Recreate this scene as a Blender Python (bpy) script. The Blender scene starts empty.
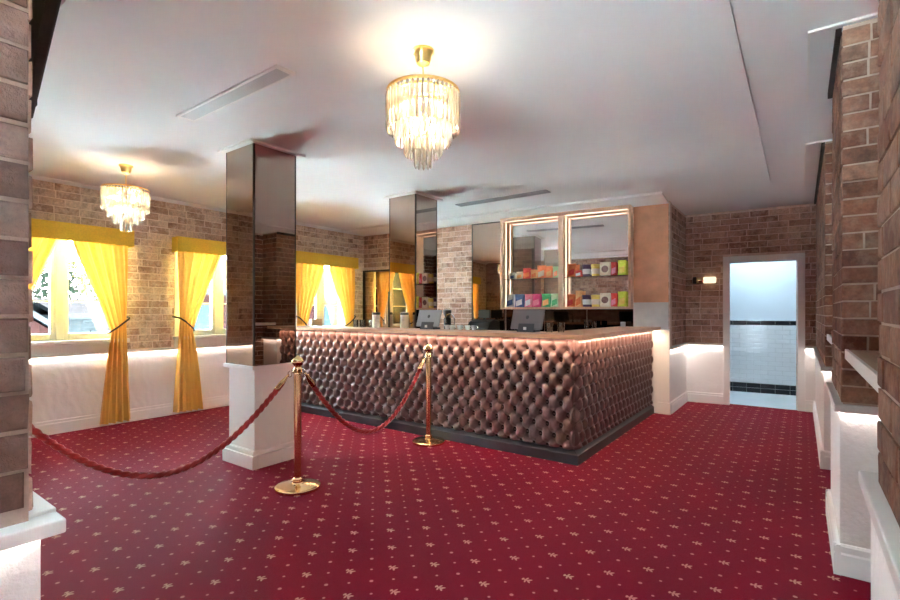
import bpy, bmesh, math, random
from mathutils import Vector, Matrix
random.seed(7)
S = bpy.context.scene
COL = S.collection
PI = math.pi
R = math.radians

# ------------------------------------------------------------------ camera, sky, sun, exposure
EYE = 1.35
YAW = 36.04
FPX = 481.0
cd = bpy.data.cameras.new('camera')
cd.sensor_fit = 'HORIZONTAL'; cd.sensor_width = 36
cd.lens = FPX / 900 * 36
cd.shift_y = 12 / 900
cd.clip_start = 0.02; cd.clip_end = 500
cam = bpy.data.objects.new('camera', cd); COL.objects.link(cam)
cam.location = (0, 0, EYE); cam.rotation_euler = (PI / 2, 0, R(YAW))
S.camera = cam

world = bpy.data.worlds.new('world'); S.world = world
world.use_nodes = True
bgn = world.node_tree.nodes['Background']
bgn.inputs[0].default_value = (0.66, 0.88, 1.0, 1)
bgn.inputs[1].default_value = 12.0
sd = bpy.data.lights.new('sun', 'SUN'); sd.energy = 150.0; sd.angle = R(3); sd.color = (1, 0.97, 0.93)
sun = bpy.data.objects.new('sun', sd); COL.objects.link(sun)
sun.rotation_euler = (R(28), 0, R(170))          # stands behind the pub, lights the houses across the street

S.view_settings.view_transform = 'Standard'
S.view_settings.look = 'None'
S.view_settings.gamma = 1
S.view_settings.use_curve_mapping = False
S.view_settings.exposure = 3.15
LED = 4.4
LEDC = (1.0, 0.93, 0.86)

# ------------------------------------------------------------------ materials
def nd(nt, t, **kw):
    n = nt.nodes.new(t)
    for k, v in kw.items():
        setattr(n, k, v)
    return n

def setin(nt, node, name, v):
    s = node.inputs[name]
    if isinstance(v, bpy.types.NodeSocket):
        nt.links.new(v, s)
    else:
        if hasattr(s.default_value, '__len__') and len(s.default_value) == 4 and len(v) == 3:
            v = (*v, 1)
        s.default_value = v

def M(nt, op, a, b=None, c=None, clamp=False):
    n = nd(nt, 'ShaderNodeMath', operation=op); n.use_clamp = clamp
    for i, v in enumerate((a, b, c)):
        if v is None: continue
        if isinstance(v, bpy.types.NodeSocket): nt.links.new(v, n.inputs[i])
        else: n.inputs[i].default_value = v
    return n.outputs[0]

def mix(nt, fac, a, b, mode='MIX'):
    n = nd(nt, 'ShaderNodeMix', data_type='RGBA', blend_type=mode)
    for i, v in ((0, fac), (6, a), (7, b)):
        if isinstance(v, bpy.types.NodeSocket): nt.links.new(v, n.inputs[i])
        else: n.inputs[i].default_value = v if i == 0 else ((*v, 1) if len(v) == 3 else v)
    return n.outputs[2]

def noise(nt, scale, detail=3, rough=.55, vec=None):
    n = nd(nt, 'ShaderNodeTexNoise'); n.inputs['Scale'].default_value = scale
    n.inputs['Detail'].default_value = detail; n.inputs['Roughness'].default_value = rough
    if vec is None: vec = nd(nt, 'ShaderNodeNewGeometry').outputs['Position']
    nt.links.new(vec, n.inputs['Vector'])
    return n.outputs['Fac']

def ramp(nt, fac, stops, interp='LINEAR'):
    n = nd(nt, 'ShaderNodeValToRGB'); cr = n.color_ramp; cr.interpolation = interp
    while len(cr.elements) < len(stops): cr.elements.new(0.5)
    for e, (p, c) in zip(cr.elements, stops):
        e.position = p; e.color = (*c, 1)
    nt.links.new(fac, n.inputs[0])
    return n.outputs[0]

def bump(nt, h, strength, dist=0.01):
    n = nd(nt, 'ShaderNodeBump'); n.inputs['Strength'].default_value = strength
    n.inputs['Distance'].default_value = dist
    nt.links.new(h, n.inputs['Height'])
    return n.outputs[0]

def newmat(name):
    m = bpy.data.materials.new(name); m.use_nodes = True
    nt = m.node_tree
    return m, nt, nt.nodes['Principled BSDF']

def pm(name, col, rough=.5, metal=0, var=None, bmp=None, **kw):
    """plain procedural material: colour with noise variation (scale, amount) and bump (scale, strength)"""
    m, nt, b = newmat(name)
    if var:
        f = noise(nt, var[0], 4)
        dk = tuple(c * (1 - var[1]) for c in col); lt = tuple(min(1, c * (1 + var[1])) for c in col)
        setin(nt, b, 'Base Color', ramp(nt, f, [(.3, dk), (.7, lt)]))
    else:
        setin(nt, b, 'Base Color', col)
    b.inputs['Roughness'].default_value = rough; b.inputs['Metallic'].default_value = metal
    if bmp: nt.links.new(bump(nt, noise(nt, bmp[0], 4), bmp[1]), b.inputs['Normal'])
    for k, v in kw.items(): setin(nt, b, k.replace('_', ' '), v)
    return m

def emit(name, col, s):
    m, nt, b = newmat(name)
    nt.nodes.remove(b)
    e = nd(nt, 'ShaderNodeEmission'); setin(nt, e, 'Color', col); e.inputs[1].default_value = s
    nt.links.new(e.outputs[0], nt.nodes['Material Output'].inputs[0])
    return m

def brick_mat(name, tones, smear, smear_amt, dark=.5):
    m, nt, b = newmat(name)
    oi = nd(nt, 'ShaderNodeObjectInfo'); g = nd(nt, 'ShaderNodeNewGeometry')
    r = M(nt, 'FRACT', M(nt, 'ADD', oi.outputs['Random'], g.outputs['Random Per Island']))
    col = ramp(nt, r, tones)
    vec = nd(nt, 'ShaderNodeVectorMath', operation='ADD')
    nt.links.new(g.outputs['Position'], vec.inputs[0])
    sc = nd(nt, 'ShaderNodeVectorMath', operation='SCALE'); sc.inputs[0].default_value = (3.1, 7.7, 1.9)
    nt.links.new(r, sc.inputs['Scale']); nt.links.new(sc.outputs[0], vec.inputs[1])
    n1 = noise(nt, 11, 6, .68, vec.outputs[0])
    n2 = noise(nt, 6, 4, .6, vec.outputs[0])
    n3 = noise(nt, 45, 5, .7)
    dk = ramp(nt, n2, [(.50, (0, 0, 0)), (.66, (1, 1, 1))])
    col = mix(nt, M(nt, 'MULTIPLY', dk, dark), col, (.10, .045, .03))
    sm = ramp(nt, n1, [(.46, (0, 0, 0)), (.62, (1, 1, 1))])
    col = mix(nt, M(nt, 'MULTIPLY', sm, smear_amt), col, smear)
    col = mix(nt, .55, col, ramp(nt, n3, [(.3, (.3, .28, .27)), (.65, (1, 1, 1))]), 'MULTIPLY')
    setin(nt, b, 'Base Color', col)
    b.inputs['Roughness'].default_value = .9
    h = M(nt, 'ADD', n3, M(nt, 'MULTIPLY', n1, .8))
    nt.links.new(bump(nt, h, .55, .008), b.inputs['Normal'])
    return m

BRN = [(0, (.32, .17, .12)), (.3, (.49, .29, .21)), (.6, (.58, .355, .265)), (.85, (.68, .45, .34)), (1, (.37, .19, .135))]
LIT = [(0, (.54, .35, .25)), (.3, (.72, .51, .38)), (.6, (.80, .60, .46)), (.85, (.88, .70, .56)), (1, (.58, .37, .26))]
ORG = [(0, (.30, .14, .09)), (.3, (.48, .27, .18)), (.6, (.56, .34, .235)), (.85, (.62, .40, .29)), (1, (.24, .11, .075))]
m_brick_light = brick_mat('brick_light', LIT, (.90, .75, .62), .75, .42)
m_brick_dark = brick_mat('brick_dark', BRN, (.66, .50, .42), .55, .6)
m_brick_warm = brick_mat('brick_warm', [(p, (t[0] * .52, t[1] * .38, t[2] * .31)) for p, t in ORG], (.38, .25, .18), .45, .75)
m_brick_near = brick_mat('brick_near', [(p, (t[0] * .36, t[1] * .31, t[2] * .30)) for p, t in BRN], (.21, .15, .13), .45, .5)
m_mortar_light = pm('mortar_light', (.88, .74, .62), .95, var=(20, .15), bmp=(70, .4))
m_mortar = pm('mortar', (.70, .54, .46), .95, var=(20, .15), bmp=(70, .4))

m_mortar_pillar = pm('mortar_pillar', (.42, .30, .24), .95, var=(20, .15), bmp=(70, .4))
def stucco_mat(name='stucco', k=1.0, scale=16):
    m, nt, b = newmat(name)
    pos = nd(nt, 'ShaderNodeNewGeometry').outputs['Position']
    n1 = noise(nt, scale, 2, .5); n2 = noise(nt, scale * 6, 3, .6)
    w = nd(nt, 'ShaderNodeTexWave', wave_type='RINGS'); w.inputs['Scale'].default_value = 3.2
    w.inputs['Distortion'].default_value = 9; w.inputs['Detail'].default_value = 3
    nt.links.new(pos, w.inputs['Vector'])
    h = M(nt, 'ADD', M(nt, 'ADD', M(nt, 'MULTIPLY', n1, 1.3), M(nt, 'MULTIPLY', n2, .45)), M(nt, 'MULTIPLY', w.outputs['Fac'], .5))
    setin(nt, b, 'Base Color', (.86, .83, .81)); b.inputs['Roughness'].default_value = .7
    nt.links.new(bump(nt, h, .5 * k, .02), b.inputs['Normal'])
    return m
m_stucco = stucco_mat('stucco', .3)
m_stucco_rough = stucco_mat('stucco_rough', .6, 40)
m_white = pm('white_paint', (.86, .84, .82), .45, bmp=(6, .05))
m_cream = pm('cream_paint', (.58, .55, .48), .4, bmp=(6, .05))
m_ceiling = pm('ceiling_paint', (.84, .84, .85), .85, var=(1.1, .02), bmp=(3, .04))
m_ledge = pm('ledge_paint', (.70, .66, .64), .5, bmp=(9, .08))
m_grey = pm('vent_grey', (.62, .62, .63), .5, bmp=(40, .05))
m_led = emit('led_light', LEDC, LED)
m_led_bar = emit('bar_led_light', (1.0, .74, .52), 18.0)
m_led_strong = emit('led_light_strong', LEDC, 6.5)
m_led_display = emit('display_led_light', (1.0, .74, .52), .45)
m_dark_timber = pm('dark_timber', (.028, .015, .011), .75, var=(9, .4), bmp=(30, .2))
m_brass = pm('brass', (.86, .62, .34), .13, 1, var=(3, .06))
m_gold = pm('gold_chrome', (.95, .66, .26), .28, 1, var=(3, .06))
m_steel = pm('steel', (.75, .75, .76), .18, 1, bmp=(40, .02))
m_black = pm('black_plastic', (.02, .021, .024), .35, bmp=(80, .03))
m_darkgrey = pm('dark_grey_plastic', (.07, .075, .085), .35, bmp=(80, .03))
m_midgrey = pm('grey_plastic', (.32, .33, .36), .3, bmp=(80, .03))
m_porcelain = pm('porcelain', (.88, .87, .85), .2, bmp=(30, .01))
m_paper = pm('paper_cup', (.78, .72, .66), .6, bmp=(60, .05))
m_kick = pm('kickboard_paint', (.035, .037, .045), .38, var=(6, .2), bmp=(30, .04))
m_bronze = pm('bronze_mirror', (.40, .305, .255), .015, 1, var=(1.5, .02))
m_mirror = pm('clear_mirror', (.92, .91, .92), .012, 1, var=(1.5, .01))
m_frame_dark = pm('bronze_trim', (.06, .045, .038), .3, .8, bmp=(40, .03))
m_copper = pm('copper_plaster', (.80, .40, .235), .6, var=(5, .12), bmp=(14, .25))
m_plaster = pm('bare_plaster', (.74, .70, .68), .85, var=(6, .08), bmp=(18, .2))
m_mustard = pm('mustard_felt', (.86, .59, .06), .95, var=(60, .08), bmp=(160, .3))

def wood_mat(name, a, b_, rough, axis_scale):
    m, nt, b = newmat(name)
    pos = nd(nt, 'ShaderNodeNewGeometry').outputs['Position']
    mp = nd(nt, 'ShaderNodeMapping'); mp.inputs['Scale'].default_value = axis_scale
    nt.links.new(pos, mp.inputs['Vector'])
    n = noise(nt, 5, 6, .65, mp.outputs[0])
    setin(nt, b, 'Base Color', ramp(nt, n, [(.3, a), (.7, b_)]))
    b.inputs['Roughness'].default_value = rough
    nt.links.new(bump(nt, n, .1, .004), b.inputs['Normal'])
    return m
m_wood_x = wood_mat('counter_timber', (.64, .35, .20), (.82, .50, .31), .4, (1, 9, 9))
m_wood_y = wood_mat('counter_timber_wing', (.64, .35, .20), (.82, .50, .31), .4, (9, 1, 9))
m_wood_z = wood_mat('cabinet_timber', (.62, .38, .25), (.76, .50, .34), .4, (9, 9, 1))
m_shelf_wood = wood_mat('shelf_timber', (.36, .20, .12), (.48, .28, .18), .45, (9, 1, 9))

def leather_mat():
    m, nt, b = newmat('tufted_leather')
    n1 = noise(nt, 3.5, 4); n2 = noise(nt, 130, 3)
    setin(nt, b, 'Base Color', ramp(nt, n1, [(.3, (.115, .058, .054)), (.7, (.145, .074, .068))]))
    b.inputs['Roughness'].default_value = .40
    b.inputs['Specular IOR Level'].default_value = .7
    nt.links.new(bump(nt, n2, .12, .003), b.inputs['Normal'])
    return m
m_leather = leather_mat()

def curtain_mat():
    m, nt, b = newmat('gold_satin')
    n = noise(nt, 3, 3)
    c = ramp(nt, n, [(.3, (.92, .57, .11)), (.7, (.96, .64, .15))])
    setin(nt, b, 'Base Color', c); b.inputs['Roughness'].default_value = .5
    setin(nt, b, 'Sheen Weight', .3)
    nt.links.new(bump(nt, noise(nt, 260, 2), .08, .002), b.inputs['Normal'])
    t = nd(nt, 'ShaderNodeBsdfTranslucent'); setin(nt, t, 'Color', (.95, .40, .06))
    ms = nd(nt, 'ShaderNodeMixShader'); ms.inputs[0].default_value = .045
    nt.links.new(b.outputs[0], ms.inputs[1]); nt.links.new(t.outputs[0], ms.inputs[2])
    nt.links.new(ms.outputs[0], nt.nodes['Material Output'].inputs[0])
    return m
m_curtain = curtain_mat()

def glass_mat(name, tint, refl, rough=.0, diffuse=0.0):
    """thin pane: lets light straight through, mirrors a little by Fresnel"""
    m, nt, b = newmat(name); nt.nodes.remove(b)
    t = nd(nt, 'ShaderNodeBsdfTransparent'); setin(nt, t, 'Color', tint)
    g = nd(nt, 'ShaderNodeBsdfGlossy'); g.inputs['Roughness'].default_value = rough
    fr = nd(nt, 'ShaderNodeFresnel'); fr.inputs[0].default_value = 1.5
    fac = M(nt, 'MULTIPLY', fr.outputs[0], refl, clamp=True)
    ms = nd(nt, 'ShaderNodeMixShader')
    nt.links.new(fac, ms.inputs[0]); nt.links.new(t.outputs[0], ms.inputs[1]); nt.links.new(g.outputs[0], ms.inputs[2])
    out = ms.outputs[0]
    if diffuse:
        d = nd(nt, 'ShaderNodeBsdfTranslucent'); setin(nt, d, 'Color', (1, .95, .86))
        m2 = nd(nt, 'ShaderNodeMixShader'); m2.inputs[0].default_value = diffuse
        nt.links.new(out, m2.inputs[1]); nt.links.new(d.outputs[0], m2.inputs[2]); out = m2.outputs[0]
    nt.links.new(out, nt.nodes['Material Output'].inputs[0])
    return m
m_glass = glass_mat('window_glass', (.96, .98, .98), 1.0)
m_shelf_glass = glass_mat('shelf_glass', (.80, .88, .84), 1.6)
m_crystal = glass_mat('crystal', (.95, .92, .86), 5.0, .03, .24)
m_tumbler = glass_mat('tumbler_glass', (.92, .94, .95), 3.0, .02)
m_bulb = emit('bulb_glow', (1.0, .85, .64), 9)
m_sconce_glow = emit('sconce_glow', (1.0, .80, .52), .17)

def carpet_mat():
    m, nt, b = newmat('patterned_carpet')
    pos = nd(nt, 'ShaderNodeNewGeometry').outputs['Position']
    mp = nd(nt, 'ShaderNodeMapping', vector_type='TEXTURE')
    mp.inputs['Location'].default_value = (-2.518, 2.347, 0)
    mp.inputs['Rotation'].default_value = (0, 0, R(-45.2))
    nt.links.new(pos, mp.inputs['Vector'])
    sp = nd(nt, 'ShaderNodeSeparateXYZ'); nt.links.new(mp.outputs[0], sp.inputs[0])
    P = .2208
    X, Y = sp.outputs[0], sp.outputs[1]
    def cell(v, off):
        return M(nt, 'MULTIPLY', M(nt, 'SUBTRACT', M(nt, 'FRACT', M(nt, 'ADD', M(nt, 'DIVIDE', v, P), .5 + off)), .5), P)
    x0, y0, x1, y1 = cell(X, 0), cell(Y, 0), cell(X, .5), cell(Y, .5)
    def ell(x, y, cx, cy, a, bb, ang):
        ca, sa = math.cos(ang), math.sin(ang)
        dx, dy = M(nt, 'SUBTRACT', x, cx), M(nt, 'SUBTRACT', y, cy)
        u = M(nt, 'ADD', M(nt, 'MULTIPLY', dx, ca / a), M(nt, 'MULTIPLY', dy, sa / a))
        v = M(nt, 'ADD', M(nt, 'MULTIPLY', dx, -sa / bb), M(nt, 'MULTIPLY', dy, ca / bb))
        d = M(nt, 'ADD', M(nt, 'MULTIPLY', u, u), M(nt, 'MULTIPLY', v, v))
        return M(nt, 'MULTIPLY', M(nt, 'SUBTRACT', 1.25, d), 2.0, clamp=True)
    def mx(*a):
        o = a[0]
        for k in a[1:]: o = M(nt, 'MAXIMUM', o, k)
        return o
    q = R(45)
    motif = mx(ell(x0, y0, 0, 0, .019, .0055, q), ell(x0, y0, .004, .013, .016, .0055, q + R(40)),
               ell(x0, y0, .013, .004, .016, .0055, q - R(40)), ell(x0, y0, -.014, -.014, .010, .006, q + R(90)),
               ell(x0, y0, -.012, .008, .0105, .0048, q + R(75)), ell(x0, y0, .008, -.012, .0105, .0048, q - R(75)))
    dots = mx(ell(x1, y1, 0, 0, .0098, .0098, 0), ell(x1, y0, 0, 0, .0072, .0072, 0), ell(x0, y1, 0, 0, .0072, .0072, 0))
    n1 = noise(nt, 1.3, 4); n2 = noise(nt, 420, 2)
    red = ramp(nt, n1, [(.25, (.150, .003, .0095)), (.75, (.195, .0042, .0135))])
    red = mix(nt, .4, red, ramp(nt, n2, [(.3, (.45, .45, .45)), (.7, (1, 1, 1))]), 'MULTIPLY')
    col = mix(nt, M(nt, 'MULTIPLY', motif, .9), red, (.50, .31, .21))
    col = mix(nt, M(nt, 'MULTIPLY', dots, .8), col, (.50, .24, .20))
    setin(nt, b, 'Base Color', col); b.inputs['Roughness'].default_value = .7
    b.inputs['Specular IOR Level'].default_value = .06
    setin(nt, b, 'Specular Tint', (1.0, .62, .78))
    setin(nt, b, 'Sheen Weight', .10); setin(nt, b, 'Sheen Roughness', .45); setin(nt, b, 'Sheen Tint', (1.0, .22, .45))
    nt.links.new(bump(nt, M(nt, 'ADD', n2, M(nt, 'MULTIPLY', noise(nt, 900, 1), .6)), .5, .004), b.inputs['Normal'])
    return m
m_carpet = carpet_mat()

# ------------------------------------------------------------------ mesh helpers
LOC = {}
class MB:
    def __init__(s, xf=None):
        s.v, s.f, s.xf = [], [], xf
    def add(s, vs, fs):
        o = len(s.v)
        s.v += [tuple(s.xf(*p)) if s.xf else tuple(p) for p in vs]
        s.f += [tuple(i + o for i in f) for f in fs]
        return s
    def box(s, x0, x1, y0, y1, z0, z1):
        return s.add([(x0, y0, z0), (x1, y0, z0), (x1, y1, z0), (x0, y1, z0), (x0, y0, z1), (x1, y0, z1), (x1, y1, z1), (x0, y1, z1)],
                     [(0, 3, 2, 1), (4, 5, 6, 7), (0, 1, 5, 4), (1, 2, 6, 5), (2, 3, 7, 6), (3, 0, 4, 7)])
    def prism(s, poly, a0, a1, axis='y'):
        """closed polygon extruded along an axis; poly in the two other coordinates, in order"""
        n = len(poly)
        def p(u, v, a):
            return {'x': (a, u, v), 'y': (u, a, v), 'z': (u, v, a)}[axis]
        vs = [p(u, v, a0) for u, v in poly] + [p(u, v, a1) for u, v in poly]
        fs = [tuple(range(n)), tuple(range(2 * n - 1, n - 1, -1))] + [(i, (i + 1) % n, n + (i + 1) % n, n + i) for i in range(n)]
        return s.add(vs, fs)
    def lathe(s, prof, c=(0, 0, 0), n=24, axis='z'):
        vs, fs = [], []
        for r, z in prof:
            for k in range(n):
                a = 2 * PI * k / n
                q = (r * math.cos(a), r * math.sin(a), z)
                if axis == 'x': q = (q[2], q[0], q[1])
                vs.append((c[0] + q[0], c[1] + q[1], c[2] + q[2]))
        m = len(prof)
        for j in range(m - 1):
            for k in range(n):
                fs.append((j * n + k, j * n + (k + 1) % n, (j + 1) * n + (k + 1) % n, (j + 1) * n + k))
        fs.append(tuple(range(n))[::-1]); fs.append(tuple(range((m - 1) * n, m * n)))
        return s.add(vs, fs)
    def tube(s, pts, r, n=8, lobes=0, twist=0.0, rr=None):
        pts = [Vector(p) for p in pts]; m = len(pts)
        vs, fs = [], []
        up = Vector((0, 0, 1)); L = 0
        for i, p in enumerate(pts):
            t = (pts[min(i + 1, m - 1)] - pts[max(i - 1, 0)]).normalized()
            u = up if abs(t.z) < .97 else Vector((1, 0, 0))
            a = t.cross(u).normalized(); b = a.cross(t).normalized()
            if i: L += (p - pts[i - 1]).length
            rad = rr[i] if rr else r
            for k in range(n):
                th = 2 * PI * k / n
                q = rad * (1 + (.20 * math.cos(lobes * (th) - twist * L) if lobes else 0))
                vs.append(p + a * q * math.cos(th) + b * q * math.sin(th))
        for i in range(m - 1):
            for k in range(n):
                fs.append((i * n + k, i * n + (k + 1) % n, (i + 1) * n + (k + 1) % n, (i + 1) * n + k))
        fs.append(tuple(range(n))[::-1]); fs.append(tuple(range((m - 1) * n, m * n)))
        return s.add(vs, fs)
    def grid(s, fn, nu, nv):
        vs = [fn(i / nu, j / nv) for j in range(nv + 1) for i in range(nu + 1)]
        fs = [(j * (nu + 1) + i, j * (nu + 1) + i + 1, (j + 1) * (nu + 1) + i + 1, (j + 1) * (nu + 1) + i) for j in range(nv) for i in range(nu)]
        return s.add(vs, fs)
    def build(s, name, mat, parent=None, smooth=False, bevel=0, at=None, keep=False):
        me = bpy.data.meshes.new(name)
        off = LOC.get(parent.name, Vector()) if parent else Vector(at or (0, 0, 0))
        me.from_pydata([tuple(Vector(v) - off) for v in s.v], [], s.f)
        if not keep:
            bm = bmesh.new(); bm.from_mesh(me); bmesh.ops.recalc_face_normals(bm, faces=bm.faces); bm.to_mesh(me); bm.free()
        me.materials.append(mat)
        if smooth:
            me.shade_smooth()
        o = bpy.data.objects.new(name, me); COL.objects.link(o)
        if parent:
            o.parent = parent
        else:
            o.location = off
        LOC[o.name] = off
        if bevel:
            md = o.modifiers.new('bevel', 'BEVEL'); md.width = bevel; md.segments = 2; md.limit_method = 'ANGLE'
        if smooth == 2:
            md = o.modifiers.new('edges', 'EDGE_SPLIT'); md.split_angle = R(40)
        return o

def tag(o, label, cat, group=None, kind=None):
    o['label'] = label; o['category'] = cat
    if group: o['group'] = group
    if kind: o['kind'] = kind
    return o

def thing(name, label, cat, loc=(0, 0, 0), group=None, kind=None):
    o = bpy.data.objects.new(name, None); COL.objects.link(o)
    o.location = loc; o.empty_display_size = .1
    LOC[o.name] = Vector(loc)
    return tag(o, label, cat, group, kind)

def copy_tree(o, parent=None):
    c = o.copy(); COL.objects.link(c)
    if parent: c.parent = parent
    for ch in list(o.children): copy_tree(ch, c)
    return c

def bx(name, mat, parent, *dims, bevel=0, xf=None, at=None):
    return MB(xf).box(*dims).build(name, mat, parent, bevel=bevel, at=at)

# ------------------------------------------------------------------ bricks
BL, BH, BG = .230, .076, .010
def brick_mesh(i):
    rnd = random.Random(100 + i)
    j = lambda k: rnd.uniform(-k, k)
    L, H2, D = .5, .5, 1.0
    vs = []
    for (y, ins) in ((0, 0), (-.80, 0), (-1.0, 1)):
        for (sx, sz) in ((-1, -1), (1, -1), (1, 1), (-1, 1)):
            ix, iz = ins * (.018 + abs(j(.014))), ins * (.055 + abs(j(.04)))
            vs.append((sx * (L - ix) + (j(.012) if y else 0), y + (j(.12) if y else 0), sz * (H2 - iz) + (j(.035) if y else 0)))
    fs = [(8, 9, 10, 11)]
    for a in (0, 4):
        for k in range(4):
            fs.append((a + k, a + (k + 1) % 4, a + 4 + (k + 1) % 4, a + 4 + k))
    return vs, fs
BR = [brick_mesh(i) for i in range(8)]
_bm_cache = {}
def brick_data(i, mat):
    k = (i, mat.name)
    if k not in _bm_cache:
        me = bpy.data.meshes.new('brick'); me.from_pydata(BR[i][0], [], BR[i][1]); me.materials.append(mat)
        _bm_cache[k] = me
    return _bm_cache[k]

FV = Vector((-math.sin(R(YAW)), math.cos(R(YAW)), 0)); RV = Vector((math.cos(R(YAW)), math.sin(R(YAW)), 0))
def shown(p, n, a, h):
    """rough size in the photograph of a patch a x h facing n (0 when out of frame or turned away)"""
    q = Vector(p) - Vector((0, 0, EYE)); d = q.dot(FV)
    if d < .2: return 0
    u, v = 450 + FPX * q.dot(RV) / d, 312 - FPX * q.z / d
    if not (-15 < u < 915 and -12 < v < 612): return 0
    c = -n.dot(q.normalized())
    return 0 if c <= .02 else a * h * c * (FPX / d) ** 2

def bricks(parent, mat, faces, limit=300, depth=.007, seed=1, only_stuff=False):
    """faces: (x, y, angle_deg, length, z0, z1, holes[(s0,s1,za,zb)])"""
    rnd = random.Random(seed)
    allb = []
    for (x0, y0, ang, length, z0, z1, holes) in faces:
        dv = Vector((math.cos(R(ang)), math.sin(R(ang)), 0)); nv = Vector((math.sin(R(ang)), -math.cos(R(ang)), 0))
        nrow = max(1, round((z1 - z0) / (BH + BG))); pitch = (z1 - z0) / nrow
        for r in range(nrow):
            zc = z0 + (r + .5) * pitch; bh = pitch - BG
            s = -(BL + BG) * (.5 if r % 2 else .0) + rnd.uniform(-.03, .0)
            while s < length:
                L = BL * (1 if rnd.random() > .12 else .52) + rnd.uniform(-.012, .008)
                spans = [(max(s, 0), min(s + L, length))]
                for (a, b, za, zb) in holes:
                    if zc + bh * .4 > za and zc - bh * .4 < zb:
                        ns = []
                        for (p, q) in spans:
                            if q <= a or p >= b: ns.append((p, q)); continue
                            if p < a: ns.append((p, a))
                            if q > b: ns.append((b, q))
                        spans = ns
                for (p, q) in spans:
                    if q - p > .028:
                        c = Vector((x0, y0, zc)) + dv * ((p + q) / 2)
                        allb.append((shown(c, nv, q - p, bh), c, ang, q - p, bh, depth * rnd.uniform(.7, 1.3), rnd.randrange(8)))
                s += L + BG
    allb.sort(key=lambda t: -t[0])
    cut = 0 if only_stuff else min(limit, sum(1 for b in allb if b[0] > 18))
    base = LOC.get(parent.name, Vector())
    for (_, c, ang, L, bh, dp, k) in allb[:cut]:
        o = bpy.data.objects.new('brick', brick_data(k, mat)); COL.objects.link(o)
        o.parent = parent; o.location = c - base; o.rotation_euler = (0, 0, R(ang)); o.scale = (L, dp, bh)
    if allb[cut:]:
        vs, fs = [], []
        for (_, c, ang, L, bh, dp, k) in allb[cut:]:
            o = len(vs); ca, sa = math.cos(R(ang)), math.sin(R(ang))
            for (x, y, z) in BR[k][0]:
                x, y, z = x * L, y * dp, z * bh
                vs.append((c.x + x * ca - y * sa, c.y + x * sa + y * ca, c.z + z))
            fs += [tuple(i + o for i in f) for f in BR[k][1]]
        mb = MB(); mb.v, mb.f = vs, fs
        o = mb.build('brickwork', mat, parent, keep=True); o['kind'] = 'stuff'

# ------------------------------------------------------------------ the room
CEIL = 2.82
BT = 2.79        # top of the brickwork
DADO = .87
XL = -6.70       # window wall
BA = 4.7         # the back walls stand a little out of square
be = Vector((math.cos(R(BA)), math.sin(R(BA)))); bn = Vector((math.sin(R(BA)), -math.cos(R(BA))))
BO = Vector((-1.41, 6.87)); DO = Vector((-1.41, 8.02))
def XB(s, o, z): p = BO + be * s + bn * o; return (p.x, p.y, z)      # along / out of the wall behind the bar
def XD(s, o, z): p = DO + be * s + bn * o; return (p.x, p.y, z)      # along / out of the doorway wall
SL = -(BO.x - XL) / be.x                                             # where the back wall meets the window wall

fl = bx('floor', m_carpet, None, -7.0, .75, -3.6, 8.15, -.1, 0); tag(fl, 'deep red carpet with small gold sprigs and dots', 'floor', kind='structure')
ce = bx('ceiling', m_ceiling, None, -7.0, .75, -3.6, 8.4, CEIL, CEIL + .15); tag(ce, 'plain white painted ceiling', 'ceiling', kind='structure')

# window wall
WIN = (1.80, 3.63, 5.46)
WH, WZ0, WZ1 = .56, 1.03, 2.24
wl = MB()
edges = [-3.6] + [v for c in WIN for v in (c - WH, c + WH)] + [6.9]
for i in range(0, len(edges), 2): wl.box(XL - .26, XL, edges[i], edges[i + 1], 0, CEIL)
for c in WIN:
    wl.box(XL - .26, XL, c - WH, c + WH, 0, WZ0); wl.box(XL - .26, XL, c - WH, c + WH, WZ1, CEIL)
wall_left = tag(wl.build('wall_left', m_mortar_light), 'brick wall with yellow-curtained windows above white rendered dado', 'wall', kind='structure')
holes = [(c - .63 - .33, c + .63 - .33, 0, 2.29) for c in WIN]
bricks(wall_left, m_brick_light, [(XL, .33, 90, 6.2, DADO + .02, BT, holes)], 300, seed=3)

def dado(parent, p, ang, length, rough=False, led=True, x0=0, cap_mat=None, led_mat=None, top=DADO, base_h=.155):
    """render + cap + led strip + skirting along a wall face starting at p; returns nothing"""
    dv = Vector((math.cos(R(ang)), math.sin(R(ang)))); nv = Vector((math.sin(R(ang)), -math.cos(R(ang))))
    def xf(s, o, z): q = Vector(p) + dv * s + nv * o; return (q.x, q.y, z)
    MB(xf).box(0, length, 0, .02, 0, top - .02).build('rendered_dado', m_stucco_rough if rough else m_stucco, parent)
    MB(xf).box(0, length, 0, .055, top - .02, top + .012).build('dado_cap', cap_mat or m_white, parent, bevel=.003)
    if led: MB(xf).box(0.01, length - .01, .030, .044, top - .0214, top - .0202).build('led_strip', led_mat or m_led, parent)
    MB(xf).prism([(0, 0), (.04, 0), (.04, base_h - .04), (.034, base_h - .03), (.034, base_h - .008), (.024, base_h), (0, base_h)], 0, length, 'x').build('skirting', m_white, parent)
    # prism axis x: polygon is (o, z)
dado(wall_left, (XL, .33), 90, 6.12)
cw = MB().prism([(XL, BT - .005), (XL + .02, BT - .005), (XL + .06, CEIL - .008), (XL + .06, CEIL), (XL, CEIL)], .33, 6.5, 'y')
tag(cw.build('trim_1', m_ceiling), 'slim white cornice above the window wall', 'cornice', kind='structure')

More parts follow.
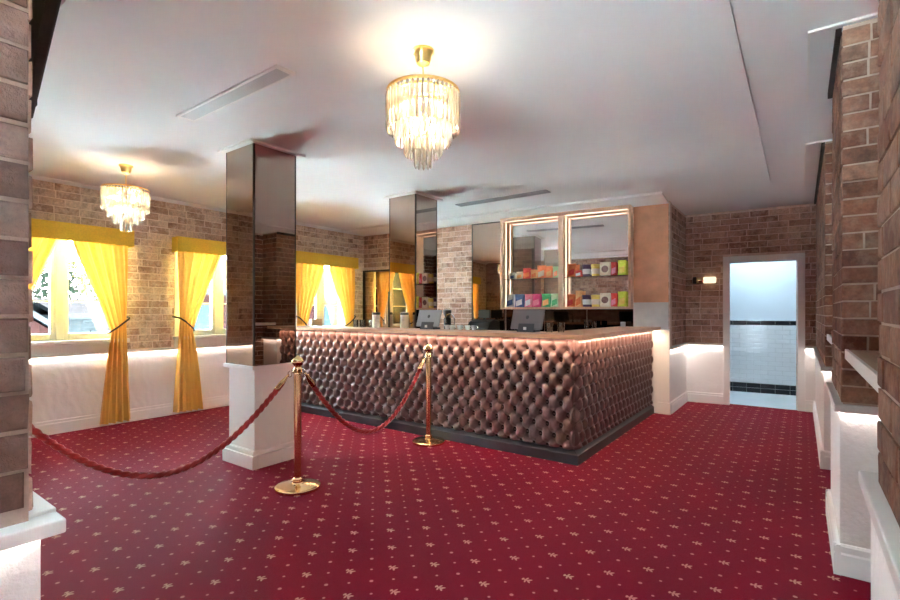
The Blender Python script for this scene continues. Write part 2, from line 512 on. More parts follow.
for i, c in enumerate(WIN):
    place = ['with the tree and gabled house outside, furthest from the bar', 'half hidden by the mirrored column on white plinth', 'behind the bar counter'][i]
    w = thing('window_%d' % (i + 1), 'cream painted casement window ' + place, 'window', (XL - .1, c, WZ0), kind='structure')
    xo = XL - .13
    # lining of the reveal
    MB().box(XL - .2, XL + .015, c - WH - .07, c - WH, WZ0 - .1, WZ1 + .04).box(XL - .2, XL + .015, c + WH, c + WH + .07, WZ0 - .1, WZ1 + .04) \
        .box(XL - .2, XL + .015, c - WH, c + WH, WZ1, WZ1 + .04).build('lining', m_cream, w)
    MB().box(XL - .2, XL + .085, c - WH - .09, c + WH + .09, WZ0 - .045, WZ0).build('sill', m_white, w, bevel=.006)
    MB().box(XL - .02, XL + .03, c - WH - .07, c + WH + .07, DADO + .012, WZ0 - .045).build('apron', m_white, w, bevel=.003)
    MB().box(xo, xo + .07, c - .035, c + .035, WZ0, WZ1).build('mullion', m_cream, w, bevel=.004)
    for s in (-1, 1):
        a, b = sorted((c + s * .035, c + s * WH))
        sh = MB().box(xo + .01, xo + .06, a, a + .05, WZ0, WZ1).box(xo + .01, xo + .06, b - .05, b, WZ0, WZ1) \
            .box(xo + .01, xo + .06, a + .05, b - .05, WZ0, WZ0 + .075).box(xo + .01, xo + .06, a + .05, b - .05, WZ1 - .05, WZ1).build('sash', m_cream, w, bevel=.003)
        zb = [WZ0 + .075, WZ0 + .44, WZ0 + .80, WZ1 - .05]
        for z in zb[1:3]: MB().box(xo + .022, xo + .048, a + .05, b - .05, z - .009, z + .009).build('glazing_bar', m_cream, sh)
        for k in range(3): MB().box(xo + .033, xo + .037, a + .05, b - .05, zb[k], zb[k + 1]).build('pane', m_glass, sh)

# wall behind the bar
wb = MB(XB).box(SL - .3, .02, -.2, 0, 0, CEIL)
wall_back = tag(wb.build('wall_back', m_mortar), 'brick wall behind the bar with mirrors and snack display', 'wall', kind='structure')
p0 = XB(SL, 0, 0)
bricks(wall_back, m_brick_dark, [(p0[0], p0[1], BA, -SL - .46, .9, BT, [(0, 1.42, 0, 2.14), (-SL - 2.97, -SL - .4, 0, 3)])], 300, seed=5)
MB(XB).box(-.44, .0, 0, .012, 1.48, BT).build('copper_plaster', m_copper, wall_back)
MB(XB).box(-.44, .0, 0, .010, .9, 1.48).build('bare_plaster', m_plaster, wall_back)

# brick return and doorway wall
wr = MB().box(-1.55, -1.41, 6.88, 8.2, 0, CEIL)
wall_return = tag(wr.build('wall_return', m_mortar), 'short brick return wall between copper plaster and doorway', 'wall', kind='structure')
bricks(wall_return, m_brick_dark, [(-1.41, 6.87, 90, 1.15, DADO + .02, BT, [])], 300, seed=6)
dado(wall_return, (-1.41, 6.87), 90, 1.15, led_mat=m_led_strong)
DS0, DS1, DZ = .585, 1.384, 2.07
wd = MB(XD).box(-.95, DS0, -.16, 0, 0, CEIL).box(DS1, 2.65, -.16, 0, 0, CEIL).box(DS0, DS1, -.16, 0, DZ, CEIL)
wall_door = tag(wd.build('wall_doorway', m_mortar), 'brown brick wall around the white cased doorway', 'wall', kind='structure')
bricks(wall_door, m_brick_dark, [(DO.x, DO.y, BA, 1.62, DADO + .02, BT, [(DS0 - .09, DS1 + .09, 0, DZ + .09)])], 300, seed=7)
dado(wall_door, DO, BA, DS0 - .085, led_mat=m_led_strong)
pr = DO + be * (DS1 + .085)
dado(wall_door, pr, BA, .16)
dr = thing('door_1', 'open doorway with white casing leading to tiled passage', 'doorway', XD((DS0 + DS1) / 2, 0, 0), kind='structure')
for (a, b, z0, z1) in ((DS0 - .085, DS0, 0, DZ + .085), (DS1, DS1 + .085, 0, DZ + .085), (DS0, DS1, DZ, DZ + .085)):
    MB(XD).box(a, b, -.17, .035, z0, z1).build('casing', m_white, dr, bevel=.005)

# tiled passage beyond the doorway
m_tile = pm('white_tile', (.80, .84, .86), .15, bmp=(3, .03))
m_tile_black = pm('black_tile', (.012, .014, .018), .15, bmp=(3, .03))
m_passage = pm('passage_paint', (.70, .80, .86), .7, bmp=(5, .04))
m_grout = pm('grout', (.55, .58, .60), .9, bmp=(60, .2))
m_passage_floor = pm('passage_floor', (.70, .74, .77), .4, var=(2, .05))
PY = -1.42
MB(XD).box(-.9, 2.6, PY - .1, .02, -.06, -.003).build('floor_passage', m_passage_floor)
tag(bpy.data.objects['floor_passage'], 'pale vinyl floor of the tiled passage', 'floor', kind='structure')
wt = tag(MB(XD).box(-.9, 2.6, PY - .1, PY, 0, CEIL).build('wall_passage', m_passage), 'pale blue passage wall with white tiles between black bands', 'wall', kind='structure')
MB(XD).box(-.5, 2.3, PY, PY + .004, .0, 1.20).build('grout', m_grout, wt)
tm = {}
def tile(parent, s0, s1, z0, z1, mat):
    k = (round(s1 - s0, 3), round(z1 - z0, 3), mat.name)
    if k not in tm:
        L, H = s1 - s0, z1 - z0; c = .004
        me = bpy.data.meshes.new('tile')
        v = [(x, y, z) for (y, q) in ((0, 0), (-.006, 0), (-.009, c)) for (x, z) in ((-L / 2 + q, -H / 2 + q), (L / 2 - q, -H / 2 + q), (L / 2 - q, H / 2 - q), (-L / 2 + q, H / 2 - q))]
        f = [(8, 9, 10, 11)] + [(a + i, a + (i + 1) % 4, a + 4 + (i + 1) % 4, a + 4 + i) for a in (0, 4) for i in range(4)]
        me.from_pydata(v, [], f); me.materials.append(mat); tm[k] = me
    o = bpy.data.objects.new('tile', tm[k]); COL.objects.link(o); o.parent = parent
    o.location = XD((s0 + s1) / 2, PY + .003, (z0 + z1) / 2); o.rotation_euler = (0, 0, R(BA))
for r in range(13):
    z0 = .162 + r * .0745
    s = .1 - (.1 if r % 2 else 0)
    while s < 1.9:
        tile(wt, s + .0015, s + .1985, z0 + .0015, z0 + .073, m_tile); s += .2
s = 0
while s < 1.9:
    tile(wt, s + .001, s + .199, 1.133, 1.205, m_tile_black); tile(wt, s + .001, s + .199, .002, .078, m_tile_black); tile(wt, s + .001, s + .199, .082, .158, m_tile_black); s += .2
tag(MB(XD).box(-.95, -.9, PY - .1, -.1, 0, CEIL).box(2.6, 2.65, PY - .1, -.1, 0, CEIL).build('wall_passage_ends', m_passage), 'pale end walls of the tiled passage', 'wall', kind='structure')
tag(MB(XD).box(-.95, 2.65, PY - .1, -.05, CEIL, CEIL + .1).build('ceiling_passage', m_ceiling), 'white ceiling over the tiled passage', 'ceiling', kind='structure')
pl = thing('ceiling_light', 'round cool white ceiling light in the tiled passage', 'ceiling light', XD(1.0, -.8, CEIL))
MB(XD).lathe([(.16, -.03), (.17, -.015), (.17, 0)], (1.0, -.8, CEIL), 24).build('lamp_base', m_white, pl)
MB(XD).lathe([(.05, -.055), (.11, -.05), (.145, -.03)], (1.0, -.8, CEIL), 24).build('diffuser', emit('cool_lamp', (.62, .84, 1.0), 17), pl)

# front wall (left of the camera) with the brick end we look past
wf = MB().box(XL - .26, -1.424, -.13, .322, 0, CEIL)
wall_front = tag(wf.build('wall_front', m_mortar_pillar), 'brick wall end close by, with thick white ledge below', 'wall', kind='structure')
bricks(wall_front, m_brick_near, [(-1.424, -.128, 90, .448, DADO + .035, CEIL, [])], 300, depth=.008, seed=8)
bricks(wall_front, m_brick_dark, [(-1.424, .322, 180, 5.26, DADO + .02, BT, [])], 300, seed=9, only_stuff=True)
dado(wall_front, (-1.44, .322), 180, 5.24)
MB().box(-1.42, -1.402, -.13, .338, 0, DADO - .022).build('rendered_end', m_stucco_rough, wall_front)
MB().box(-1.52, -1.372, -.17, .378, DADO - .03, DADO + .003).build('ledge', m_white, wall_front, bevel=.004)
MB().box(-1.394, -1.388, -.16, .34, DADO - .0314, DADO - .0302).build('led_strip', m_led, wall_front)

tag(MB().box(-7.0, -1.5, -3.7, -3.6, 0, CEIL).box(.15, .75, -3.7, -3.6, 0, CEIL).box(-1.5, .15, -3.7, -3.6, 0, .3).box(-1.5, .15, -3.7, -3.6, 2.5, CEIL).build('wall_rear', m_plaster),
    'plain plaster wall behind the opening with added tall window', 'wall', kind='structure')
fill_win = thing('window_4', 'added unseen tall window letting in light behind the opening', 'window', (-.82, -3.65, .3), kind='structure')  # unseen window, added to throw ground light up onto the ceiling
for d_ in ((-1.5, -1.44, .3, 2.5), (.09, .15, .3, 2.5), (-1.44, .09, .3, .37), (-1.44, .09, 2.44, 2.5), (-.70, -.65, .37, 2.44)):
    MB().box(d_[0], d_[1], -3.68, -3.62, d_[2], d_[3]).build('frame', m_white, fill_win)
for d_ in ((-1.44, -.70), (-.65, .09)):
    MB().box(d_[0], d_[1], -3.652, -3.648, .37, 2.44).build('pane', m_glass, fill_win)
tag(MB().box(.60, .75, -3.6, 8.3, 0, CEIL).build('wall_right', m_mortar), 'brick wall behind the row of pillars', 'wall', kind='structure')
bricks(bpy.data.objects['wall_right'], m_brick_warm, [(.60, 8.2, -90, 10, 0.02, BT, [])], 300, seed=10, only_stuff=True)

# the three brick pillars on the right
def pillar(label, y0, y1, seed, faces, back=0.0):
    t = thing('brick_pillar', label, 'pillar', (.4, (y0 + y1) / 2, 0), 'brick pillars with white rendered feet')
    xb = .176
    y1b = y1 - back
    MB().box(xb + .004, .6, y0 + .004, y1b - .004, DADO, CEIL).build('core', m_mortar_pillar, t)
    fc = []
    if 'w' in faces: fc.append((xb + .004, y1b, -90, y1b - y0, DADO + .012, BT + .01, []))
    if 's' in faces: fc.append((xb, y0 + .004, 0, .6 - xb, DADO + .012, BT + .01, []))
    if 'n' in faces: fc.append((.6, y1b - .004, 180, .6 - xb, DADO + .012, BT + .01, []))
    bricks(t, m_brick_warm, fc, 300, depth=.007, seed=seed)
    MB().box(.166, .6, y0 + .01, y1 - .01, 0, DADO - .02).build('rendered_foot', m_stucco_rough, t, bevel=.004)
    MB().box(.142, .6, y0 - .03, y1 + .03, DADO - .032, DADO + .006).build('ledge', m_ledge, t, bevel=.004)
    ld = MB().box(.152, .157, y0 - .01, y1 + .01, DADO - .0334, DADO - .0322)
    if 's' in faces: ld.box(.152, .59, y0 - .016, y0 - .011, DADO - .0334, DADO - .0322)
    if 'n' in faces: ld.box(.152, .59, y1 + .011, y1 + .016, DADO - .0334, DADO - .0322)
    ld.build('led_strip', m_led_strong, t)
    h = .155; pf = lambda q: [(q, 0), (q, h - .05), (q + .005, h - .04), (q + .005, h - .01), (q + .014, h), (q + .03, h), (q + .03, 0)]
    MB().prism(pf(.140), y0 - .02, y1 + .02, 'y').build('skirting', m_white, t)
    if 's' in faces: MB().prism([(y0 + .01 - .165 + a, z) for a, z in pf(.14)], .1405, .6, 'x').build('skirting', m_white, t)
    if 'n' in faces: MB().prism([(y1 - .01 + .165 - a, z) for a, z in pf(.14)], .1405, .6, 'x').build('skirting', m_white, t)
    return t
PA = pillar('brick pillar nearest the opening, beside the wooden drinks shelf', -.5, 1.86, 21, 'wn', .10)
PB = pillar('freestanding brick pillar with dark strip at its top, between two drinks shelves', 3.19, 4.11, 22, 'wsn')
PC = pillar('long brick pillar running back to the doorway wall', 5.25, 8.12, 23, 'ws')
MB().box(.150, .1755, 3.20, 4.10, BT - .012, CEIL - .001).build('dark_strip', m_dark_timber, PB)
MB().box(.150, .1755, 5.26, 8.0, BT - .012, CEIL - .001).build('dark_strip', m_dark_timber, PC)
for (a, b, lab) in ((1.765, 3.188, 'pale edged wooden drinks shelf between the pillar by the opening and the freestanding pillar'),
                    (4.112, 5.248, 'pale edged wooden drinks shelf between the freestanding pillar and the long pillar')):
    t = thing('drinks_shelf', lab, 'shelf', (.39, (a + b) / 2, 1.11), 'drinks shelves between the pillars')
    MB().box(.20, .60, a, b, 1.112, 1.157).build('shelf_board', m_shelf_wood, t)
    MB().box(.186, .20, a, b, 1.110, 1.160).build('edge_strip', m_ledge, t, bevel=.002)

# things fixed to the ceiling
tag(bx('trim_2', m_ceiling, None, -.352, -.266, -1.0, 6.47, CEIL - .018, CEIL), 'white cover strip running along ceiling towards the doorway', 'ceiling strip', kind='structure')
tag(bx('trim_3', m_ceiling, None, XL, -1.45, .76, .853, CEIL - .018, CEIL), 'white cover strip across ceiling beside the front wall', 'ceiling strip', kind='structure')
for k, (y0, y1) in enumerate(((3.15, 4.15), (5.23, 6.9))):
    b = MB().box(.034, .046, y0, y1, CEIL - .012, CEIL).box(.034, .5, y0 - .012, y0, CEIL - .012, CEIL)
    tag(b.build('trim_%d' % (4 + k), m_white), ['fine white ceiling bead around the freestanding pillar', 'fine white ceiling bead beside the long pillar'][k], 'ceiling bead', kind='structure')
tag(MB(XB).box(SL, -.0, 0, .62, CEIL - .03, CEIL - .001).build('trim_6', m_ceiling), 'shallow dropped ceiling edge above the back bar', 'bulkhead', kind='structure')
# dark beam beside the near brick end
ba = R(170)
def XT(s, o, z): return (-1.432 + s * math.cos(ba) , .386 + s * math.sin(ba) + o, z)
tb = thing('timber_beam', 'dark stained timber beam beside the near brick wall end', 'beam', (-1.9, .45, 2.1))
MB(XT).box(0, 1.0, -.03, 0, 2.10, 2.36).build('beam_body', m_dark_timber, tb, bevel=.006)
MB().box(-2.42, -2.30, .323, .545, 2.12, 2.30).build('bracket', m_dark_timber, tb)

def vent(label, x0, x1, y0, y1, fm=None, sm=None):
    t = thing('ceiling_vent', label, 'vent', ((x0 + x1) / 2, (y0 + y1) / 2, CEIL), 'long slot air vents in the ceiling')
    z = CEIL - .012
    MB().box(x0, x1, y0, y0 + .018, z, CEIL).box(x0, x1, y1 - .018, y1, z, CEIL).box(x0, x0 + .03, y0 + .018, y1 - .018, z, CEIL).box(x1 - .03, x1, y0 + .018, y1 - .018, z, CEIL).build('frame', fm or m_white, t)
    MB().box(x0 + .03, x1 - .03, y0 + .018, y1 - .018, CEIL - .002, CEIL + .0).build('backing', m_darkgrey, t)
    n = max(2, int((y1 - y0 - .036) / .012)); w = (y1 - y0 - .036) / n
    for k in range(n):
        y = y0 + .018 + (k + .5) * w
        MB().box(x0 + .03, x1 - .03, y - w * .36, y + w * .36, CEIL - .010, CEIL - .007).build('slat', sm or m_grey, t)
vent('long white slot vent in ceiling beyond the near chandelier', -3.77, -2.505, 1.70, 1.835)
vent('narrow grey slot vent in ceiling above the bar', -3.80, -2.465, 5.345, 5.48, pm('vent_frame_grey', (.34, .34, .36), .5, bmp=(40, .05)), pm('vent_slat_grey', (.30, .30, .32), .5, bmp=(40, .05)))

# ------------------------------------------------------------------ mirrored columns
def column(label, x0, y0, plinth_top):
    t = thing('mirrored_column', label, 'column', (x0 + .22, y0 + .215, 0), 'bronze mirrored columns')
    x1, y1 = x0 + .44, y0 + .43
    MB().box(x0 + .02, x1 - .01, y0 + .015, y1 - .015, 0, plinth_top - .03).build('plinth', m_stucco, t, bevel=.006)
    MB().box(x0 - .02, x1 + .02, y0 - .02, y1 + .02, plinth_top - .035, plinth_top).build('plinth_cap', m_white, t, bevel=.004)
    b = MB(); h = .155
    for (a, c, d, e2) in ((x0 - .02, x1 + .025, y0 - .025, y0 + .02), (x0 - .02, x1 + .025, y1 - .02, y1 + .02), (x0 - .02, x0 + .025, y0 + .02, y1 - .02), (x1 - .015, x1 + .025, y0 + .02, y1 - .02)):
        b.box(a, c, d, e2, 0, h - .04)
    b.build('skirting', m_white, t, bevel=.004)
    MB().box(x0 - .008, x1 + .012, y0 - .012, y1 + .008, h - .04, h).build('skirting_mould', m_white, t, bevel=.008)
    z0, z1 = plinth_top, CEIL - .02
    for (a, c, d, e2) in ((x0 + .012, x1 - .012, y0, y0 + .006), (x0 + .012, x1 - .012, y1 - .006, y1), (x0, x0 + .006, y0 + .012, y1 - .012), (x1 - .006, x1, y0 + .012, y1 - .012)):
        MB().box(a, c, d, e2, z0, z1).build('mirror_panel', m_bronze, t)
    for (x, y) in ((x0, y0), (x1, y0), (x0, y1), (x1, y1)):
        MB().box(min(x, x + (.014 if x == x0 else -.014)), max(x, x + (.014 if x == x0 else -.014)), min(y, y + (.014 if y == y0 else -.014)), max(y, y + (.014 if y == y0 else -.014)), z0, z1).build('corner_trim', m_frame_dark, t)
    MB().box(x0 - .05, x1 + .045, y0 - .055, y1 + .07, CEIL - .02, CEIL - .001).build('ceiling_collar', m_white, t)
    return t
column('bronze mirrored column on white plinth, beside the red rope', -4.23, 2.345, .885)
column('bronze mirrored column rising behind the bar counter', -4.245, 4.515, .885)

# ------------------------------------------------------------------ the bar
KX, KY = -1.577, 4.075          # outer line of the kickboard
UX, UY = KX - .045, KY + .045   # face of the upholstery board
BX0, BY1 = -5.80, 6.80
ZB, ZT = .118, 1.112
bar = thing('bar_counter', 'L-shaped bar counter clad in buttoned brown leather', 'bar', (-2.4, 4.8, 0))
MB().box(BX0, UX - .06, UY + .06, UY + .12, 0, ZT).box(UX - .12, UX - .06, UY + .12, BY1, 0, ZT).box(BX0, BX0 + .06, UY + .12, UY + .40, 0, ZT).build('carcass', m_dark_timber, bar)
kp = [(0, 0), (0, .085), (.012, .092), (.05, .117), (.11, .117), (.11, 0)]
kv, kf = [], []
path = [(BX0, KY, 0, 1), (KX, KY, -1, 1), (KX, BY1, -1, 0)]
for (x, y, ix, iy) in path:
    for (o, z) in kp: kv.append((x + ix * o, y + iy * o, z))
n = len(kp)
for i in range(2):
    for k in range(n): kf.append((i * n + k, i * n + (k + 1) % n, (i + 1) * n + (k + 1) % n, (i + 1) * n + k))
kf += [tuple(range(n)), tuple(range(2 * n, 3 * n))]
MB().add(kv, kf).build('kickboard', m_kick, bar)

CW, CH = .135, .200             # diamond of the buttoning
def tuft(u, v, H):
    """height of the buttoned leather at u metres along, v metres up"""
    top = H - CH * .47
    a = u / CW + v / CH; b = u / CW - v / CH
    sa, sb_ = abs(math.sin(PI * a)), abs(math.sin(PI * b))
    ra, rb = a - round(a), b - round(b)
    du, dv = (ra + rb) / 2 * CW, (ra - rb) / 2 * CH
    h = .60 + .40 * (sa * sb_) ** .75
    h -= 1.0 * math.exp(-(du * du / (2 * .020 ** 2) + dv * dv / (2 * .026 ** 2)))
    if v > top:
        blend = min(1, (v - top) / .03)
        ph = abs(math.sin(PI * (u / CW + round(top / (CH / 2)) * .5)))
        h = h * (1 - blend) + (.2 + .75 * ph ** .5) * blend
    edge = min(1, max(0, (H - v) / .03), max(0, v / .02) + .25)
    return .055 * max(-.4, h) * (.35 + .65 * edge)
def tuft_panel(name, L, H, place, nu, nv):
    mb = MB()
    top = None
    def fn(a, b):
        u, v = a * L, b * H
        e = min(1, max(.0, min(u, L - u) / .012))
        return place(u, tuft(u, v, H) * (.15 + .85 * e), v + ZB)
    mb.grid(fn, nu, nv)
    o = mb.build(name, m_leather, bar, smooth=True)
    bt = MB()
    rows = int(H / (CH / 2)) + 1
    for r in range(1, rows):
        v = r * CH / 2
        if v > H - CH * .45 + .012: continue
        k0 = .5 if r % 2 else 0
        i = 0
        while True:
            u = (i + k0) * CW; i += 1
            if u > L - .02: break
            if u < .02: continue
            ring = [place(u, .0065, v + ZB)] + [place(u + .011 * math.cos(t * PI / 3), .001, v + ZB + .011 * math.sin(t * PI / 3)) for t in range(6)]
            bt.add(ring, [(0, t + 1, (t + 1) % 6 + 1) for t in range(6)])
    q = bt.build('leather_buttons', m_leather, o, smooth=True); q['kind'] = 'stuff'
    return o
HH = ZT - ZB - .004
LF, LS = UX - BX0, BY1 - UY - .02
tuft_panel('front_upholstery', LF, HH, lambda u, d, z: (UX - u, UY - d + .01, z), 620, 100)
tuft_panel('side_upholstery', LS, HH, lambda u, d, z: (UX + d - .01, UY + u, z), 400, 100)
MB().box(UX - .06, UX - .012, UY + .004, UY + .06, ZB, ZT).build('corner_batten', m_leather, bar)
MB().box(BX0, UX - .02, UY + .012, UY + .06, ZB, ZT).box(UX - .06, UX - .012, UY + .06, BY1 - .02, ZB, ZT).build('backing_board', m_dark_timber, bar)
ct = thing('bar_countertop', 'long timber countertop of the bar with warm light strip under its lip', 'countertop', (-2.4, 4.2, 1.115))
CX, CY = -1.492, 3.975
MB().prism([(BX0, CY), (CX, CY), (CX - .53, CY + .53), (BX0, CY + .53)], 1.115, 1.152, 'z').build('front_board', m_wood_x, ct, bevel=.003)
MB().prism([(CX, CY), (CX, 6.80), (CX - .53, 6.77), (CX - .53, CY + .53)], 1.115, 1.152, 'z').build('wing_board', m_wood_y, ct, bevel=.003)
MB().box(BX0, CX - .05, CY + .045, CY + .057, 1.1137, 1.1149).box(CX - .057, CX - .045, CY + .06, 6.78, 1.1137, 1.1149).build('led_strip', m_led_bar, ct)
ep = thing('bar_end_panel', 'white painted end panel closing the bar by the brick return', 'panel', (-1.5, 6.85, 0))
MB().box(-1.60, -1.385, 6.802, 6.848, 0, 1.125).build('panel', m_white, ep, bevel=.004)
MB().box(-1.53, -1.372, 6.788, 6.848, 0, .155).build('skirting', m_white, ep, bevel=.006)

# inner side of the bar: low back counter under the mirrors
bc = thing('back_counter', 'low dark back counter under the snack display', 'counter', XB(-1.9, .3, 0))
MB(XB).box(-3.6, -.46, .02, .50, 0, .88).build('carcass', m_black, bc)
MB(XB).box(-3.62, -.45, .012, .53, .88, .92).build('worktop', m_wood_x, bc, bevel=.003)

# mirrors and doors on the back wall
mp_ = thing('bronze_mirror', 'tall bronze mirror panel on brick wall left of the snack display', 'mirror', XB(-2.7, .02, .92))
MB(XB).box(-2.95, -2.38, .005, .018, .925, 2.775).build('mirror_glass', m_bronze, mp_)
for (a, b, z0, z1) in ((-2.965, -2.95, .925, 2.79), (-2.38, -2.366, .925, 2.79), (-2.95, -2.38, 2.775, 2.79)):
    MB(XB).box(a, b, .002, .026, z0, z1).build('frame', m_frame_dark, mp_)
sb = thing('splashback_mirror', 'dark mirror splashback under the snack display', 'mirror', XB(-1.4, .02, .92))
m_smoke = pm('smoked_mirror', (.12, .085, .07), .04, 1, var=(2, .05))
for i in range(3):
    a = -2.355 + i * .638
    MB(XB).box(a + .003, a + .635, .003, .014, .925, 1.39).build('mirror_tile', m_smoke, sb)
d2 = thing('door_2', 'mirrored bronze double doors with long handles behind the bar', 'door', XB(SL + .7, 0, 0), kind='structure')
ds = [SL + .04, SL + .70, SL + 1.36]
for (a, b, z0, z1) in ((ds[0] - .03, ds[0], 0, 2.13), (ds[2], ds[2] + .03, 0, 2.13), (ds[0], ds[2], 2.10, 2.13)):
    MB(XB).box(a, b, 0, .05, z0, z1).build('frame', m_frame_dark, d2)
for i in range(2):
    lf = MB(XB).box(ds[i] + .004, ds[i + 1] - .004, .005, .03, .01, 2.098).build('door_leaf', m_bronze, d2)
    hs = ds[1] + (-.05 if i == 0 else .05)
    MB(XB).tube([(hs, .03, .8), (hs, .075, .8), (hs, .075, 1.72), (hs, .03, 1.72)], .012).build('handle', m_black, lf, smooth=True)

# ------------------------------------------------------------------ snack display
sdp = thing('snack_display', 'lit timber snack display cabinet with mirror back and glass shelf', 'display cabinet', XB(-1.4, .1, 1.39))
DP = .20
Z0, Z1 = 1.395, 2.79
for (a, b) in ((-2.362, -2.318), (-1.442, -1.362), (-.475, -.442)):
    MB(XB).box(a, b, .004, DP, Z0 + .028, Z1 - .045).build('upright', m_wood_z, sdp, bevel=.002)
MB(XB).box(-2.362, -.442, .004, DP, Z1 - .045, Z1).build('top_board', m_wood_z, sdp, bevel=.002)
MB(XB).box(-2.362, -.442, DP, DP + .012, Z1 - .055, Z1).build('fascia', m_wood_z, sdp, bevel=.002)
MB(XB).box(-2.362, -.442, .004, DP, Z0, Z0 + .028).build('bottom_shelf', m_wood_z, sdp, bevel=.002)
for (a, b) in ((-2.318, -1.442), (-1.362, -.475)):
    MB(XB).box(a, b, .004, .012, Z0 + .028, Z1 - .045).build('mirror_back', m_mirror, sdp)
    MB(XB).box(a + .002, b - .002, .014, DP - .02, 1.845, 1.853).build('glass_shelf', m_shelf_glass, sdp)
    MB(XB).box(a + .001, a + .004, .085, .10, Z0 + .03, Z1 - .05).build('led_strip', m_led_display, sdp)
    MB(XB).box(a + .02, b - .01, .12, .16, Z1 - .0465, Z1 - .0453).build('led_strip', m_led_display, sdp)

def packet_mat(name, col, rough=.35):
    m, nt, b = newmat(name)
    n = noise(nt, 26, 2)
    setin(nt, b, 'Base Color', mix(nt, M(nt, 'MULTIPLY', ramp(nt, n, [(.5, (0, 0, 0)), (.56, (1, 1, 1))]), .25), col, tuple(min(1, c * 1.5 + .1) for c in col)))
    b.inputs['Roughness'].default_value = rough
    return m
PK = {k: packet_mat('packet_' + k, c) for k, c in dict(blue=(.05, .12, .36), white=(.78, .80, .84), pink=(.72, .05, .20), rose=(.80, .22, .32), green=(.06, .40, .14),
      orange=(.85, .20, .05), red=(.72, .045, .03), purple=(.10, .05, .13), yellow=(.85, .60, .12), cream=(.80, .64, .50), lime=(.66, .70, .06), amber=(.90, .45, .18), brown=(.22, .10, .09), palegreen=(.55, .72, .45)).items()}

def bag(label, s, z, w, h, c1, c2, group, lean=0.0, dep=.05, o0=.10):
    """pillow packet standing on a shelf: puffed body, crimped ends, printed panel"""
    t = thing('crisp_packet', label, 'crisp packet', XB(s, o0, z), group)
    def pt(a, b, sgn, grow=0):
        e = max(0, 1 - abs(2 * a - 1) ** 3) ** .6 * max(0, 1 - abs(2 * b - 1) ** 2.4) ** .7
        wd = w * (1 - .10 * math.sin(PI * b))
        return XB(s + (a - .5) * wd + lean * b * h, o0 + sgn * (dep * e * .5 + .0015 + grow) + .012 * (1 - b), z + .004 + b * h)
    body = MB().grid(lambda a, b: pt(a, b, 1), 8, 10).grid(lambda a, b: pt(1 - a, b, -1), 8, 10).build('packet_body', PK[c1], t, smooth=True)
    MB().grid(lambda a, b: pt(.14 + .72 * a, .12 + .42 * b + .16 * (a - .5), 1, .0012), 6, 6).build('printed_panel', PK[c2], t, smooth=True)
    for (b0, b1) in ((0, .05), (.95, 1.0)):
        MB().grid(lambda a, b: pt(a, b0 + (b1 - b0) * b, 1, .0015 + .0012 * math.sin(a * 60)), 24, 1).build('crimped_edge', PK[c1], t, smooth=True)
def tub(label, s, z, w, h, c1, c2, group, box=False, o0=.10):
    t = thing('snack_carton' if box else 'snack_tub', label, 'carton' if box else 'tub', XB(s, o0, z), group)
    if box:
        MB(XB).box(s - w / 2, s + w / 2, o0 - .03, o0 + .03, z + .001, z + h).build('carton_body', PK[c1], t, bevel=.004)
        MB(XB).lathe([(.0, 0), (w * .33, .0), (w * .33, .0025), (0, .0025)], (0, 0, 0), 20)
        v = [XB(s + w * .34 * math.cos(a * PI / 10), o0 + .0312, z + h * .5 + w * .34 * math.sin(a * PI / 10)) for a in range(20)]
        MB().add(v, [tuple(range(20))]).build('printed_panel', PK[c2], t)
    else:
        MB(XB).lathe([(w * .38, .001), (w * .40, .01), (w * .47, h * .86), (w * .5, h * .87), (w * .5, h), (w * .44, h + .004)], (s, o0, z), 20).build('tub_body', PK[c1], t, smooth=2)
        MB(XB).lathe([(w * .417, h * .2), (w * .432, h * .22), (w * .462, h * .62), (w * .455, h * .64)], (s, o0, z), 20).build('printed_band', PK[c2], t, smooth=2)
SH = Z0 + .028
gl = 'snacks on the lower shelf'; gu = 'snacks on the upper glass shelf'
for (s, w, c1, c2, lab) in ((-2.238, .145, 'white', 'blue', 'white and blue crisp packet beside the light strip on lower shelf'),
                            (-2.085, .15, 'blue', 'white', 'dark blue crisp packet with white print on lower shelf'),
                            (-1.94, .12, 'rose', 'white', 'pale pink crisp packet on lower shelf'),
                            (-1.81, .135, 'pink', 'rose', 'deep pink crisp packet on lower shelf'),
                            (-1.66, .14, 'green', 'amber', 'green crisp packet beside the deep pink one on lower shelf'),
                            (-1.525, .12, 'palegreen', 'green', 'pale green crisp packet on lower shelf')):
    bag(lab, s, SH, w, .195, c1, c2, gl)
SU = 1.853
for (s, w, h, c1, c2, lab) in ((-2.20, .10, .10, 'white', 'blue', 'small white and blue packet on upper shelf'),
                               (-2.08, .11, .11, 'cream', 'amber', 'cream and amber packet on upper shelf'),
                               (-1.965, .13, .16, 'red', 'orange', 'bright red packet on upper shelf between cream and amber ones'),
                               (-1.845, .11, .13, 'amber', 'orange', 'amber packet leaning on upper shelf'),
                               (-1.73, .14, .19, 'orange', 'cream', 'tall orange packet with cream print on upper shelf'),
                               (-1.61, .11, .175, 'orange', 'amber', 'orange packet with amber print on upper shelf'),
                               (-1.505, .09, .165, 'palegreen', 'orange', 'pale green and orange packet on upper shelf')):
    bag(lab, s, SU, w, h, c1, c2, gu, lean=random.uniform(-.06, .06))
